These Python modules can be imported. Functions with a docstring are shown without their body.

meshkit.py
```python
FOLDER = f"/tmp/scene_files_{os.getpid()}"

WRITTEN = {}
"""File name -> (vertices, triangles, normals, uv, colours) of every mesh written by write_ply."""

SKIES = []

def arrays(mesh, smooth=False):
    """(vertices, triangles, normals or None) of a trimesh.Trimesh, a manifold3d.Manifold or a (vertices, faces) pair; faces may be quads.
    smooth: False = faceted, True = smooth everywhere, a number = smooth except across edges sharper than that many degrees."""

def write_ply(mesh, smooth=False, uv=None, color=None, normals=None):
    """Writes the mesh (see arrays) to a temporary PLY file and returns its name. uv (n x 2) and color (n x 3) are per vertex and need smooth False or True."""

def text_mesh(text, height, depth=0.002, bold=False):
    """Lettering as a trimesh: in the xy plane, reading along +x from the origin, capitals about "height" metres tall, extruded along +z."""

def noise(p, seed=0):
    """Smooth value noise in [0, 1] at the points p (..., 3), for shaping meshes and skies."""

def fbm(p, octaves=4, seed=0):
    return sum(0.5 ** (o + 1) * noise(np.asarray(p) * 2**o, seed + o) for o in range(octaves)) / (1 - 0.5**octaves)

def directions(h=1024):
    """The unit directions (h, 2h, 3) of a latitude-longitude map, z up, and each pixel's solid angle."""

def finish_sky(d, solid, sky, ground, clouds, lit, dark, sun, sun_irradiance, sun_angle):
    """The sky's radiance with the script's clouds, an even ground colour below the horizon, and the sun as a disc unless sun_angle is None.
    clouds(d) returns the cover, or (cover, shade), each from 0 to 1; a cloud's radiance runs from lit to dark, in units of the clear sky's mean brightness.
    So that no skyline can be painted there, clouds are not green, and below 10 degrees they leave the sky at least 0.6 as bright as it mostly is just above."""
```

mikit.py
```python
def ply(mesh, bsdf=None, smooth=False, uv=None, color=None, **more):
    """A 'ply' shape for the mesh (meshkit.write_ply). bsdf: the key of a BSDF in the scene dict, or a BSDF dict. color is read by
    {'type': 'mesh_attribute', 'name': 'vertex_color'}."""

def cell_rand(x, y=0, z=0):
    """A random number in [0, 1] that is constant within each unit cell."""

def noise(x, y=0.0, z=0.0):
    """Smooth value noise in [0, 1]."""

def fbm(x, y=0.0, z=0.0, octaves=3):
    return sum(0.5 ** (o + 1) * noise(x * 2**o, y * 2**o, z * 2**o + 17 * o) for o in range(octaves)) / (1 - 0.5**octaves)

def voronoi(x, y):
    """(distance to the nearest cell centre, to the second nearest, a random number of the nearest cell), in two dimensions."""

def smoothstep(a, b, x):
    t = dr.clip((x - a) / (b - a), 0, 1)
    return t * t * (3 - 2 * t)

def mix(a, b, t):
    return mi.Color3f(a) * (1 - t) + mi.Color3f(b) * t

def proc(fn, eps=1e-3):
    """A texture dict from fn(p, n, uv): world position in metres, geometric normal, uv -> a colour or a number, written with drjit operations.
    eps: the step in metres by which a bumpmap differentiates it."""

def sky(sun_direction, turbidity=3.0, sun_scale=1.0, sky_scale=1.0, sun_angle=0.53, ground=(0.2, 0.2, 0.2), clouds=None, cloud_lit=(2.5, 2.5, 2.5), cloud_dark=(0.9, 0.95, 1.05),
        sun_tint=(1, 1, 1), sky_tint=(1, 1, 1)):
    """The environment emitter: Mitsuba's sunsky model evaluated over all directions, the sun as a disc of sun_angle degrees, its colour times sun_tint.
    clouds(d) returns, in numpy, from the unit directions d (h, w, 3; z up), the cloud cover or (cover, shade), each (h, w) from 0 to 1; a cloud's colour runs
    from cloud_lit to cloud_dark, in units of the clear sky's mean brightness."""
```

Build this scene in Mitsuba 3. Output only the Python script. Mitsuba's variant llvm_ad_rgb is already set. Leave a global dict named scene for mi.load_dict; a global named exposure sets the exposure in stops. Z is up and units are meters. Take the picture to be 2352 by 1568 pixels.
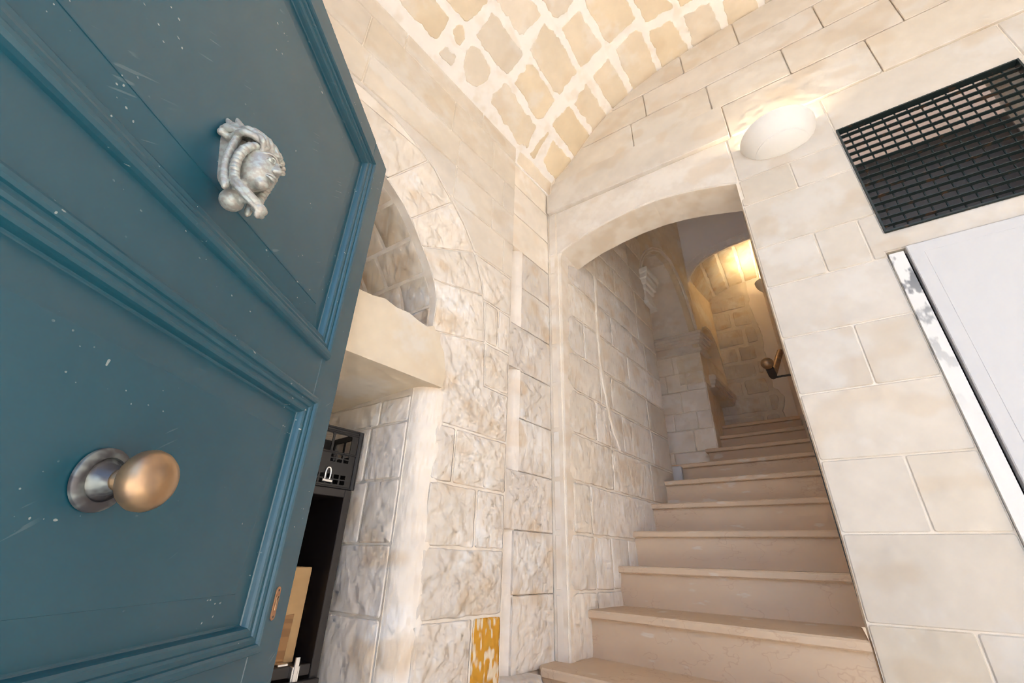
import math, random
import numpy as np
import trimesh, shapely, shapely.affinity
import drjit as dr
import mitsuba as mi
import manifold3d as m3
from scipy.spatial import Delaunay
from shapely.geometry import Polygon, box, LineString, Point
from shapely.ops import unary_union
import mikit, meshkit

T = mi.ScalarTransform4f
scene, labels = {}, {}
EYE = 0.88                       # eye height above the hall floor; working z below is measured from the eye
# ------------------------------------------------------------------ camera
CM = np.array([[0.8341117523395585, -0.23181204902104297, -0.5005204876303234],
               [0.5509975305056933, 0.3924015779829934, 0.7364935322004426],
               [0.02567695436882619, -0.8901034633822758, 0.45503463438426195]])   # columns: image right, image down, forward
fwd, upv = CM[:, 2], -CM[:, 1]
scene['camera'] = {'type': 'perspective', 'fov': math.degrees(2 * math.atan(1176 / 980)), 'fov_axis': 'x', 'near_clip': 0.02, 'far_clip': 200.0,
                   'to_world': T().look_at(origin=[0, 0, EYE], target=[float(fwd[0]), float(fwd[1]), float(EYE + fwd[2])], up=upv.tolist())}
# ------------------------------------------------------------------ sky, sun, exposure
scene['sky'] = mikit.sky([-0.42, -0.50, 0.80], turbidity=3.0, sun_scale=1.0, sky_scale=1.25, sun_tint=(.94, 1.0, 1.07), ground=(0.45, 0.42, 0.36))
exposure = 3.62
LAMP, LAMP2 = 13.0, 75.0          # radiance of the two wall lamps' bulbs

rng = np.random.default_rng(7)
random.seed(7)
# ------------------------------------------------------------------ frames of the building (left wall runs 6 degrees off square)
A6 = math.radians(6.2)
Wd = np.array([math.sin(A6), math.cos(A6), 0.0]); nW = np.array([Wd[1], -Wd[0], 0.0]); Z = np.array([0, 0, 1.0])
AD = math.radians(3.45 - 34.2)
Dd = np.array([math.sin(AD), math.cos(AD), 0.0]); nD = np.array([Dd[1], -Dd[0], 0.0])
YB, PP, PS, PR, YN, QD = 1.885, 1.20, 1.22, 1.15, 1.053, 0.54


def col(x): return np.asarray(x, float).reshape(-1, 1)
def S_back(Y=YB): return lambda u, v, d=0.0: np.hstack([col(u), col(Y - d * np.ones(np.size(u))), col(v)])
def S_west(p):    return lambda u, v, d=0.0: col(u) * Wd + col(v) * Z + col(-p + d * np.ones(np.size(u))) * nW
def S_door(u, v, d=0.0): return col(u) * Dd + col(v) * Z + col(-QD + d * np.ones(np.size(u))) * nD
def S_line(a, dvec):                                   # vertical plane through a along dvec, facing right of dvec
    a = np.array([a[0], a[1], 0.0]); dv = np.array([dvec[0], dvec[1], 0.0]); dv /= np.linalg.norm(dv); n = np.array([dv[1], -dv[0], 0.0])
    return lambda u, v, d=0.0: a + col(u) * dv + col(v) * Z + col(d * np.ones(np.size(u))) * n


VP = np.array([(1.225, 2.05), (1.2, 2.30), (1.15, 2.345), (1.08, 2.40), (1.0, 2.475), (.93, 2.555), (.86, 2.63), (.735, 2.73), (.586, 2.81), (.395, 2.875), (.18, 2.91), (-.03, 2.93), (-.25, 2.94),
               (-.5, 2.94), (-.8, 2.92), (-1.1, 2.86), (-1.4, 2.76), (-1.7, 2.6), (-1.95, 2.4), (-2.1, 2.2), (-2.2, 1.6)])
VS = np.r_[0, np.cumsum(np.linalg.norm(np.diff(VP, axis=0), axis=1))]; VS -= VS[1]


def S_vault(u, v, d=0.0):
    u = np.asarray(u, float); e = 0.01
    p, z = np.interp(u, VS, VP[:, 0]), np.interp(u, VS, VP[:, 1])
    dp = np.interp(u + .06, VS, VP[:, 0]) - np.interp(u - .06, VS, VP[:, 0]); dz = np.interp(u + .06, VS, VP[:, 1]) - np.interp(u - .06, VS, VP[:, 1])
    l = np.maximum(np.hypot(dp, dz), 1e-9); np_, nz = dz / l, -dp / l             # normal towards the room (smaller p, lower z)
    np_, nz = -np_, -nz
    s = np.where(nz > 0, -1.0, 1.0); np_, nz = np_ * s, nz * s
    d = d * np.ones(np.size(u))
    return col(v) * Wd + col(z + nz * d) * Z - col(p + np_ * d) * nW


# ------------------------------------------------------------------ scene helpers
def key_of(name):
    if name not in scene and not any(k.startswith(name + '__') for k in scene): return name
    i = 1
    while True:
        k = f'{name}_{i:03d}'
        if k not in scene and not any(q.startswith(k + '__') for q in scene): return k
        i += 1


COUNT = {}
def child(parent, name):
    base = parent + '__' + name; i = COUNT.get(base, -1) + 1; COUNT[base] = i
    return base if i == 0 else f'{base}_{i:03d}'


def add(key, mesh, bsdf, smooth=False, uv=None, label=None, cat=None, group=None, kind=None, **more):
    if isinstance(mesh, m3.Manifold):
        mm = mesh.to_mesh(); v, f = np.array(mm.vert_properties[:, :3], float), np.array(mm.tri_verts)
    elif isinstance(mesh, trimesh.Trimesh): v, f = np.array(mesh.vertices), np.array(mesh.faces)
    else: v, f = np.array(mesh[0], float), np.array(mesh[1], int)
    v = v + [0, 0, EYE]
    if uv is not None: uv = np.tile(np.asarray(uv, float), (len(v), 1)) if np.ndim(uv) == 1 else uv
    scene[key] = mikit.ply((v, f), bsdf, smooth=smooth, uv=uv, **more)
    meta(key, label, cat, group, kind)
    return key


def meta(key, label=None, cat=None, group=None, kind=None):
    d = {k: x for k, x in (('label', label), ('category', cat), ('group', group), ('kind', kind)) if x}
    if d: labels[key] = {**labels.get(key, {}), **d}


def ring(poly, step):
    c = np.array(poly.exterior.coords)[:-1]
    if poly.exterior.is_ccw is False: c = c[::-1]
    out = []
    for a, b in zip(c, np.roll(c, -1, 0)):
        n = max(1, int(math.ceil(np.linalg.norm(b - a) / step)))
        out += [a + (b - a) * k / n for k in range(n)]
    return np.array(out)


def inset(c, w):
    e = np.roll(c, -1, 0) - c; e /= np.linalg.norm(e, axis=1, keepdims=True) + 1e-12
    n = np.stack([-e[:, 1], e[:, 0]], 1); m = n + np.roll(n, 1, 0); m /= np.maximum(np.linalg.norm(m, axis=1, keepdims=True), .35)
    k = np.clip(1 / np.maximum((m * n).sum(1), .5), 1, 1.6)[:, None]
    return c + m * w * k


def parts_of(g):
    return [q for q in (g.geoms if hasattr(g, 'geoms') else [g]) if q.geom_type == 'Polygon' and q.area > 4e-5]


def tri_in(pts, poly):
    t = Delaunay(pts).simplices; c = pts[t].mean(1)
    t = t[shapely.contains_xy(poly, c[:, 0], c[:, 1])]
    a = pts[t]; ar = (a[:, 1, 0] - a[:, 0, 0]) * (a[:, 2, 1] - a[:, 0, 1]) - (a[:, 1, 1] - a[:, 0, 1]) * (a[:, 2, 0] - a[:, 0, 0])
    t[ar < 0] = t[ar < 0][:, ::-1]
    return t[np.abs(ar) > 1e-10]


def slab(poly, surf, thick=.014, proud=0.0, bevel=.004, step=.06, ragged=0.0, disp=None, res=.03, seed=0):
    """A stone: the polygon on surf, its face `proud` of it, `thick` deep, with worn edges; disp(points) displaces the face."""
    c = ring(poly, step)
    if ragged:
        e = np.roll(c, -1, 0) - np.roll(c, 1, 0); n = np.stack([-e[:, 1], e[:, 0]], 1); n /= np.linalg.norm(n, axis=1, keepdims=True) + 1e-9
        q = np.c_[c * 26, np.full(len(c), seed * 3.7)]; q2 = np.c_[c * 95, np.full(len(c), seed * 1.7)]
        c = c + n * ((meshkit.noise(q) - .5) * 1.4 + (meshkit.noise(q2) - .5) * .8)[:, None] * ragged
    ci = inset(c, bevel); pin = Polygon(ci).buffer(0)
    n = len(c)
    if disp is not None or step < .05:
        x0, y0, x1, y1 = pin.bounds
        g = np.stack(np.meshgrid(np.arange(x0 + res / 2, x1, res), np.arange(y0 + res / 2, y1, res)), -1).reshape(-1, 2)
        g = g + (np.random.default_rng(seed).random(g.shape) - .5) * res * .35
        core = pin.buffer(-res * .45)
        g = g[shapely.contains_xy(core, g[:, 0], g[:, 1])] if not core.is_empty else g[:0]
        pts = np.vstack([ci, g])
        f = tri_in(pts, Polygon(ci).buffer(1e-6))
    else:
        try:
            pv, f = trimesh.creation.triangulate_polygon(Polygon(ci), engine='earcut'); pts, f = np.array(pv), np.array(f)
            if len(pts) != n or not np.allclose(pts, ci, atol=1e-9): raise ValueError
        except Exception:
            pts = ci; f = tri_in(pts, Polygon(ci).buffer(1e-6))
    d = np.full(len(pts), proud, float)
    if disp is not None:
        w = surf(pts[:, 0], pts[:, 1], 0.0)
        edge = shapely.distance(shapely.points(pts), Polygon(c).exterior)
        d = d + disp(w, seed) * np.clip(edge / .03, .25, 1) - .006 * (1 - np.clip(edge / .03, 0, 1)) ** 2
        d = np.maximum(d, proud - .0042)
    vf = surf(pts[:, 0], pts[:, 1], d)
    va = surf(c[:, 0], c[:, 1], np.full(n, proud - bevel)); vb = surf(c[:, 0], c[:, 1], np.full(n, proud - thick))
    k = len(pts); i = np.arange(n); j = (i + 1) % n
    quads = lambda a, b: np.vstack([np.stack([a + i, b + i, b + j], 1), np.stack([a + i, b + j, a + j], 1)])
    F = np.vstack([f, quads(0, k), quads(k, k + n)])
    return fix(np.vstack([vf, va, vb]), F, len(f), surf, c)


def fix(v, F, nf, surf, c):
    a = v[F[:nf]]; nn = np.cross(a[:, 1] - a[:, 0], a[:, 2] - a[:, 0]).sum(0)
    m = c.mean(0); o = surf(m[:1], m[1:], 1.0) - surf(m[:1], m[1:], 0.0)
    return v, (F[:, ::-1] if nn @ o[0] < 0 else F)


def bed(poly, surf, d0=0.0, back=None, depth=.2, step=None):
    """A wall with holes: polygon on surf at d0, and its back moved by the vector `back` (or `depth` along the normal)."""
    vs, fs, at = [], [], 0
    for pl in parts_of(poly):
        if step: pl = shapely.segmentize(pl, step)
        pv, f = trimesh.creation.triangulate_polygon(pl, engine='earcut'); pv, f = np.array(pv), np.array(f)
        loops = [np.array(r.coords)[:-1] for r in [pl.exterior, *pl.interiors]]
        def lift(q, front):
            q = np.asarray(q); P = surf(q[:, 0], q[:, 1], np.full(len(q), d0 if (front or back is not None) else d0 - depth))
            return P if front or back is None else P + np.asarray(back, float)
        vs += [lift(pv, True), lift(pv, False)]; fs += [f + at, f[:, ::-1] + at + len(pv)]; at += 2 * len(pv)
        for l in loops:
            n = len(l); i = np.arange(n); j = (i + 1) % n
            vs += [lift(l, True), lift(l, False)]
            fs.append(np.vstack([np.stack([i, n + i, n + j], 1), np.stack([i, n + j, j], 1)]) + at); at += 2 * n
    return np.vstack(vs), np.vstack(fs)


def curved(surf, us, vs, d0, d1):
    """A curved wall or vault between depths d0 (face) and d1 (back), on a grid of the surface."""
    u, v = np.meshgrid(us, vs, indexing='ij'); a, b = u.shape; n = a * b
    P = np.vstack([surf(u.ravel(), v.ravel(), np.full(n, d0)), surf(u.ravel(), v.ravel(), np.full(n, d1))]); f = []
    g = lambda i, j: i * b + j
    I, J = np.meshgrid(np.arange(a - 1), np.arange(b - 1), indexing='ij'); I, J = I.ravel(), J.ravel()
    q = np.stack([g(I, J), g(I + 1, J), g(I + 1, J + 1), g(I, J + 1)], 1)
    f = [q[:, [0, 1, 2]], q[:, [0, 2, 3]], q[:, [0, 2, 1]] + n, q[:, [0, 3, 2]] + n]
    rim = [g(i, 0) for i in range(a)] + [g(a - 1, j) for j in range(1, b)] + [g(i, b - 1) for i in range(a - 2, -1, -1)] + [g(0, j) for j in range(b - 2, 0, -1)]
    r = np.array(rim); r2 = np.roll(r, -1); f += [np.stack([r, r + n, r2 + n], 1), np.stack([r, r2 + n, r2], 1)]
    return P, np.vstack(f)


def boxm(c, s, ax=None):
    """Box with centre c and size s; ax = 3 axis vectors (rows)."""
    m = trimesh.creation.box(s)
    v = np.array(m.vertices)
    v = v @ (np.eye(3) if ax is None else np.asarray(ax)) + np.asarray(c)
    return trimesh.Trimesh(v, m.faces, process=False)


def bevbox(c, s, ax=None, b=.004):
    sx, sy, sz = np.array(s) / 2; pts = []
    for x in (-1, 1):
        for y in (-1, 1):
            for z in (-1, 1):
                pts += [(x * (sx - b), y * (sy - b), z * sz), (x * (sx - b), y * sy, z * (sz - b)), (x * sx, y * (sy - b), z * (sz - b))]
    v = np.array(pts) @ (np.eye(3) if ax is None else np.asarray(ax)) + np.asarray(c)
    return trimesh.convex.convex_hull(v)


def cat(*ms):
    ms = [m if isinstance(m, trimesh.Trimesh) else trimesh.Trimesh(*m, process=False) for m in ms]
    return trimesh.util.concatenate(ms)


def tube(path, r, n=12, cap=True):
    P = np.asarray(path, float); R = np.broadcast_to(np.asarray(r, float), len(P))
    t = np.gradient(P, axis=0); t /= np.linalg.norm(t, axis=1, keepdims=True) + 1e-12
    a = np.cross(t[0], [0.3, 0.2, .9]); a /= np.linalg.norm(a); rings = []
    for k in range(len(P)):
        a = a - t[k] * (a @ t[k]); a /= np.linalg.norm(a); b = np.cross(t[k], a); th = np.arange(n) * 2 * np.pi / n
        rings.append(P[k] + R[k] * (np.cos(th)[:, None] * a + np.sin(th)[:, None] * b))
    v = np.vstack(rings + [P[:1], P[-1:]]); f = []
    for k in range(len(P) - 1):
        for i in range(n):
            j = (i + 1) % n; f += [(k * n + i, k * n + j, k * n + n + j), (k * n + i, k * n + n + j, k * n + n + i)]
    e = len(P) * n
    for i in range(n):
        j = (i + 1) % n; f += [(e, j, i), (e + 1, e - n + i, e - n + j)]
    return trimesh.Trimesh(v, f, process=False)


def lathe(prof, o, ax, n=48, arc=2 * math.pi, ref=None):
    """Revolve (r, h) about the axis ax through o."""
    ax = np.asarray(ax, float); ax /= np.linalg.norm(ax); a = np.asarray(ref if ref is not None else np.cross(ax, [.3, .9, .2]), float); a -= ax * (a @ ax); a /= np.linalg.norm(a); b = np.cross(ax, a)
    full = arc > 6.28; th = np.linspace(0, arc, n + (0 if full else 1), endpoint=not full); m = len(th); pr = np.asarray(prof, float)
    v = np.vstack([np.asarray(o) + pr[k, 1] * ax + pr[k, 0] * (np.cos(th)[:, None] * a + np.sin(th)[:, None] * b) for k in range(len(pr))]); f = []
    for k in range(len(pr) - 1):
        for i in range(m if full else m - 1):
            j = (i + 1) % m; f += [(k * m + i, k * m + j, k * m + m + j), (k * m + i, k * m + m + j, k * m + m + i)]
    return trimesh.Trimesh(v, f, process=False)


# ------------------------------------------------------------------ materials
fbm, noise, sst, mix, proc = mikit.fbm, mikit.noise, mikit.smoothstep, mikit.mix, mikit.proc


def stone_col(p, n, uv):
    """uv.x: 0 grey, 0.5 cream, 1 golden, above 1 iron-stained; uv.y: brightness + 2 x finish (0 smooth, 1 pecked, 2 rough)."""
    k = dr.floor(uv.y * .5)
    a, b = uv.x, uv.y - 2 * k
    t = dr.clip(a, 0, 1)
    c = dr.select(t < .5, mix((.70, .64, .59), (.80, .74, .67), t * 2), mix((.80, .74, .67), (.84, .715, .535), t * 2 - 1))
    f = fbm(p.x * 6 + a * 31, p.y * 6, p.z * 6 + b * 17, 3)
    g = fbm(p.x * 30, p.y * 30, p.z * 22, 3)
    c = c * (.84 + .22 * f + .10 * g)
    c = mix(c, mi.Color3f(.86, .83, .79), (.50 + .25 * k) * sst(.55, .70, .75 * fbm(p.x * 5.3 + 9, p.y * 5.3, p.z * 4.3 + 3, 2) + .25 * g))
    c = mix(c, mi.Color3f(.66, .50, .33), .26 * (1 + k * .6) * sst(.56, .74, fbm(p.x * 8 + 41, p.y * 8 + 7, p.z * 8, 2)))
    h = noise((p.x + p.y) * 62, p.z * 15 + 5)
    m = noise((p.x + p.y) * 88 + 31, p.z * 34)
    c = mix(c, mi.Color3f(.78, .70, .60), dr.select(k == 1, .75 * sst(.62, .80, h), dr.select(k == 2, .6 * sst(.58, .82, m), 0)))
    c = mix(c, mi.Color3f(.46, .37, .30), dr.select(k == 1, .20 * sst(.30, .12, m), dr.select(k == 2, .16 * sst(.28, .1, h), 0)))
    c = mix(c, mi.Color3f(.66, .33, .04), dr.clip(a - 1, 0, 1) * sst(.38, .53, .45 * m + .55 * g))
    return c * b


def bump_smooth(p, n, uv): return .008 * fbm(p.x * 24, p.y * 24, p.z * 24, 2)
def bump_tool(p, n, uv):
    h = noise((p.x + p.y) * 62, p.z * 15 + 5)
    return .012 * sst(.55, .86, h) + .015 * fbm(p.x * 30, p.y * 30, p.z * 22, 2)
def bump_rough(p, n, uv): return .030 * fbm(p.x * 30, p.y * 30, p.z * 26, 3)


def bs(key, d): scene[key] = {'type': 'twosided', 'bsdf': d}
def rgb(*c): return {'type': 'rgb', 'value': list(c)}
def bumped(inner, fn, eps=1.5e-3): return {'type': 'bumpmap', 'arbitrary': {**proc(fn, eps)}, 'scale': 1.0, 'bsdf': inner}


stone_d = {'type': 'diffuse', 'reflectance': proc(stone_col)}
bs('stone_smooth', bumped(stone_d, bump_smooth)); bs('stone_tooled', bumped(stone_d, bump_tool)); bs('stone_rough', bumped(stone_d, bump_rough))
scene['stone_worn'] = {'type': 'twosided', 'bsdf': {'type': 'bumpmap', 'arbitrary': proc(bump_rough, 1.5e-3), 'scale': .38, 'bsdf': stone_d}}


def mortar_col(p, n, uv): return mix((.84, .775, .69), (.76, .67, .56), sst(.35, .7, fbm(p.x * 12, p.y * 12, p.z * 12, 3)))
bs('mortar', bumped({'type': 'diffuse', 'reflectance': proc(mortar_col)}, bump_smooth))
def lime_col(p, n, uv): return mix((.86, .835, .81), (.80, .75, .69), sst(.55, .8, fbm(p.x * 15, p.y * 15, p.z * 15, 3)))
bs('white_mortar', bumped({'type': 'diffuse', 'reflectance': proc(lime_col)}, bump_smooth))
def plaster_col(p, n, uv): return mix((.86, .80, .76), (.80, .74, .69), fbm(p.x * 4, p.y * 4, p.z * 4, 3))
bs('white_plaster', {'type': 'diffuse', 'reflectance': proc(plaster_col)})


def step_col(p, n, uv):
    c = mix((.72, .535, .375), (.79, .62, .455), fbm(p.x * 6, p.y * 6, p.z * 9, 4))
    v = dr.abs(fbm(p.x * 13 + 3, p.y * 13, p.z * 17, 4) - .5)
    c = mix(c, mi.Color3f(.55, .35, .22), .35 * (1 - sst(.0, .022, v)) * sst(.45, .6, fbm(p.x * 5, p.y * 5, p.z * 5 + 8, 2)))
    c = mix(c, mi.Color3f(.84, .76, .67), .6 * sst(.67, .76, fbm(p.x * 9 + 70, p.y * 9, p.z * 24, 4)))
    return c


bs('step_stone', {'type': 'roughplastic', 'diffuse_reflectance': proc(step_col), 'alpha': .28, 'specular_reflectance': .5})


def paint_col(p, n, uv):
    c = mix((.009, .074, .112), (.013, .091, .136), fbm(p.x * 6, p.y * 6, p.z * 6, 3))
    q = p.z + .55 * (p.x - p.y)
    sc = sst(.83, .88, noise(q * 240, (p.z - p.x) * 16, p.y * 16)) * sst(.62, .74, fbm(p.x * 9 + 5, p.y * 9, p.z * 9, 3))
    sp = sst(.90, .93, noise(p.x * 150, p.y * 150, p.z * 150)) * sst(.64, .74, noise(p.x * 14, p.y * 14, p.z * 14 + 4))
    return mix(c, mi.Color3f(.40, .46, .46), dr.clip(.13 * sc + .7 * sp, 0, 1))


def paint_bump(p, n, uv): return .0004 * fbm(p.x * 60, p.y * 60, p.z * 8, 2)
bs('teal_paint', {'type': 'roughplastic', 'diffuse_reflectance': proc(paint_col), 'alpha': .20, 'int_ior': 1.75, 'nonlinear': False})


def brass_col(p, n, uv): return mix((.50, .33, .19), (.36, .245, .165), sst(.4, .65, fbm(p.x * 30, p.y * 30, p.z * 30, 3)))
bs('worn_brass', {'type': 'principled', 'base_color': proc(brass_col), 'metallic': .85, 'roughness': .38, 'specular': .5})
def dull_col(p, n, uv): return mix((.09, .09, .10), (.22, .25, .25), sst(.4, .66, fbm(p.x * 55, p.y * 55, p.z * 55, 3)))
bs('dull_brass', {'type': 'principled', 'base_color': proc(dull_col), 'metallic': .6, 'roughness': .42})
def verd_col(p, n, uv): return mix((.34, .325, .30), (.41, .44, .41), sst(.40, .66, fbm(p.x * 150, p.y * 150, p.z * 150, 3)))
bs('bronze', {'type': 'principled', 'base_color': proc(verd_col), 'metallic': .35, 'roughness': .42})
def iron_col(p, n, uv): return mix((.018, .030, .030), (.10, .055, .03), .8 * sst(.62, .78, fbm(p.x * 40, p.y * 40, p.z * 40, 3)))
bs('grille_iron', {'type': 'roughplastic', 'diffuse_reflectance': proc(iron_col), 'alpha': .3})
bs('copper_plate', {'type': 'principled', 'base_color': rgb(.38, .20, .11), 'metallic': .5, 'roughness': .45})
bs('steel', {'type': 'roughconductor', 'material': 'Al', 'alpha': .22})
bs('dark_metal', {'type': 'roughplastic', 'diffuse_reflectance': rgb(.05, .052, .055), 'alpha': .3})
bs('black_plastic', {'type': 'roughplastic', 'diffuse_reflectance': rgb(.022, .021, .022), 'alpha': .3})
bs('cabinet_black', {'type': 'roughplastic', 'diffuse_reflectance': rgb(.03, .026, .026), 'alpha': .35})
bs('matt_black', {'type': 'diffuse', 'reflectance': rgb(.006, .006, .006)})
bs('grey_box', {'type': 'roughplastic', 'diffuse_reflectance': rgb(.10, .095, .095), 'alpha': .3})
def card_col(p, n, uv): return mix((.50, .33, .17), (.55, .37, .20), fbm(p.x * 20, p.y * 20, p.z * 60, 2))
bs('cardboard', {'type': 'diffuse', 'reflectance': proc(card_col)})
def tape_col(p, n, uv): return mix((.36, .19, .075), (.28, .14, .055), sst(.4, .6, noise(p.z * 90 + 2 * noise(p.x * 30, p.y * 30), p.x * 6)))
bs('brown_tape', {'type': 'roughplastic', 'diffuse_reflectance': proc(tape_col), 'alpha': .15})
bs('green_ink', {'type': 'diffuse', 'reflectance': rgb(.05, .10, .03)})
bs('white_paint', {'type': 'roughplastic', 'diffuse_reflectance': rgb(.66, .655, .66), 'alpha': .3})
def frame_col(p, n, uv): return mix((.74, .74, .73), (.20, .21, .23), sst(.50, .66, fbm(p.x * 40, p.y * 40, p.z * 16, 4)) * sst(-.2, .5, p.z - 1.45))
bs('old_frame', {'type': 'diffuse', 'reflectance': proc(frame_col)})
bs('lamp_plaster', {'type': 'diffuse', 'reflectance': rgb(.80, .78, .75)})
bs('pavement', {'type': 'diffuse', 'reflectance': rgb(.68, .67, .65)})


def tone(lo=.3, hi=.6, b0=.93, b1=1.03): return (float(rng.uniform(lo, hi)), float(rng.uniform(b0, b1)))


SEED = [0]
def stone(parent, poly, surf, mat, uv, name='stone', joint=.006, rnd=.008, smooth=False, label=None, **kw):
    for g in parts_of(poly.buffer(-joint / 2, join_style='mitre')):
        if rnd: g = g.buffer(-rnd).buffer(rnd, quad_segs=2)
        for q in parts_of(g):
            q = q.simplify(.0008); SEED[0] += 1
            v, f = slab(q, surf, seed=SEED[0], **kw)
            add(child(parent, name), (v, f), mat, uv=(uv[0], uv[1] + {'stone_tooled': 2, 'stone_rough': 4, 'stone_worn': 4}.get(mat, 0)), smooth=smooth or kw.get('disp') is not None, label=label)


def courses(zs, heads, x0, x1):
    """Rectangles between course heights zs; heads[i] = joint positions in course i."""
    for i in range(len(zs) - 1):
        xs = [x0] + [h for h in heads[i] if x0 < h < x1] + [x1]
        for a, b in zip(xs, xs[1:]): yield i, box(a, zs[i], b, zs[i + 1])


def rough(amp, f=14): return lambda w, s: amp * (meshkit.fbm(w * [f, f, f * .8] + s * 5.3, 3) - .5) * 2


# ================================================================== STRUCTURE
# ---- back wall with the arched opening, grille and white door
ARCH = [(-.941, 1.657), (-.93, 1.695), (-.85, 1.728), (-.753, 1.76), (-.613, 1.786), (-.48, 1.802), (-.355, 1.803), (-.238, 1.79), (-.129, 1.765), (-.028, 1.735), (.049, 1.71)]
opening = Polygon([(-.953, -.9), (-.95, .13), (-.943, 1.034), *ARCH, (.049, .828), (.055, .316), (.055, .09), (.051, -.147), (.051, -.9)])
grille_hole, door_hole = box(.484, 1.186, 1.07, 1.79), box(.462, -.88, .90, 1.10)
back_poly = box(-1.03, -.88, 2.3, 3.05).difference(unary_union([opening, grille_hole, door_hole, box(.484, 1.19, 1.07, 2.01)]))   # hollow above the grating
SB = S_back()
add('wall_back', bed(back_poly, SB, -.005, depth=.22, step=.1), 'mortar', kind='structure')
zb = [-.88, -.64, -.40, -.145, .105, .34, .587, .83, 1.078, 1.287, 1.55, 1.715, 2.022, 2.27, 2.49, 2.70, 2.94]
hb = [[.3], [.25], [.292], [], [.285], [], [.283], [], [.27, .42, 1.09], [1.09], [.278, 1.09], [.062, .48, 1.09], [.085, .722, 1.35], [-.41, .04, .42, .873, 1.4], [-.308, .616, 1.2], [-.75, -.05, .26, .8, 1.4]]
lintel = box(-1.02, 1.60, .062, 2.022).difference(opening.union(box(-2, -1, -.93, 1.69)))
vault_cut = Polygon([*[(float(S_vault(u, 1.9)[0, 0]) + .0, float(S_vault(u, 1.9)[0, 2])) for u in np.linspace(-.1, 3.4, 60)], (2.3, 4), (2.3, 5), (-1.2, 5), (-1.2, 2.25)]).buffer(.012)
for i, r in courses(zb, hb, .05, 2.28):
    r = r.difference(unary_union([opening, grille_hole, door_hole, vault_cut, lintel]))
    if i >= 12: continue
    low = zb[i] < -.1
    stone('wall_back', r, SB, 'stone_smooth', tone(.52, .78, .72, .78) if low else tone(.46, .64, .76, .82), joint=.005, bevel=.003, step=.1)
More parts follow.
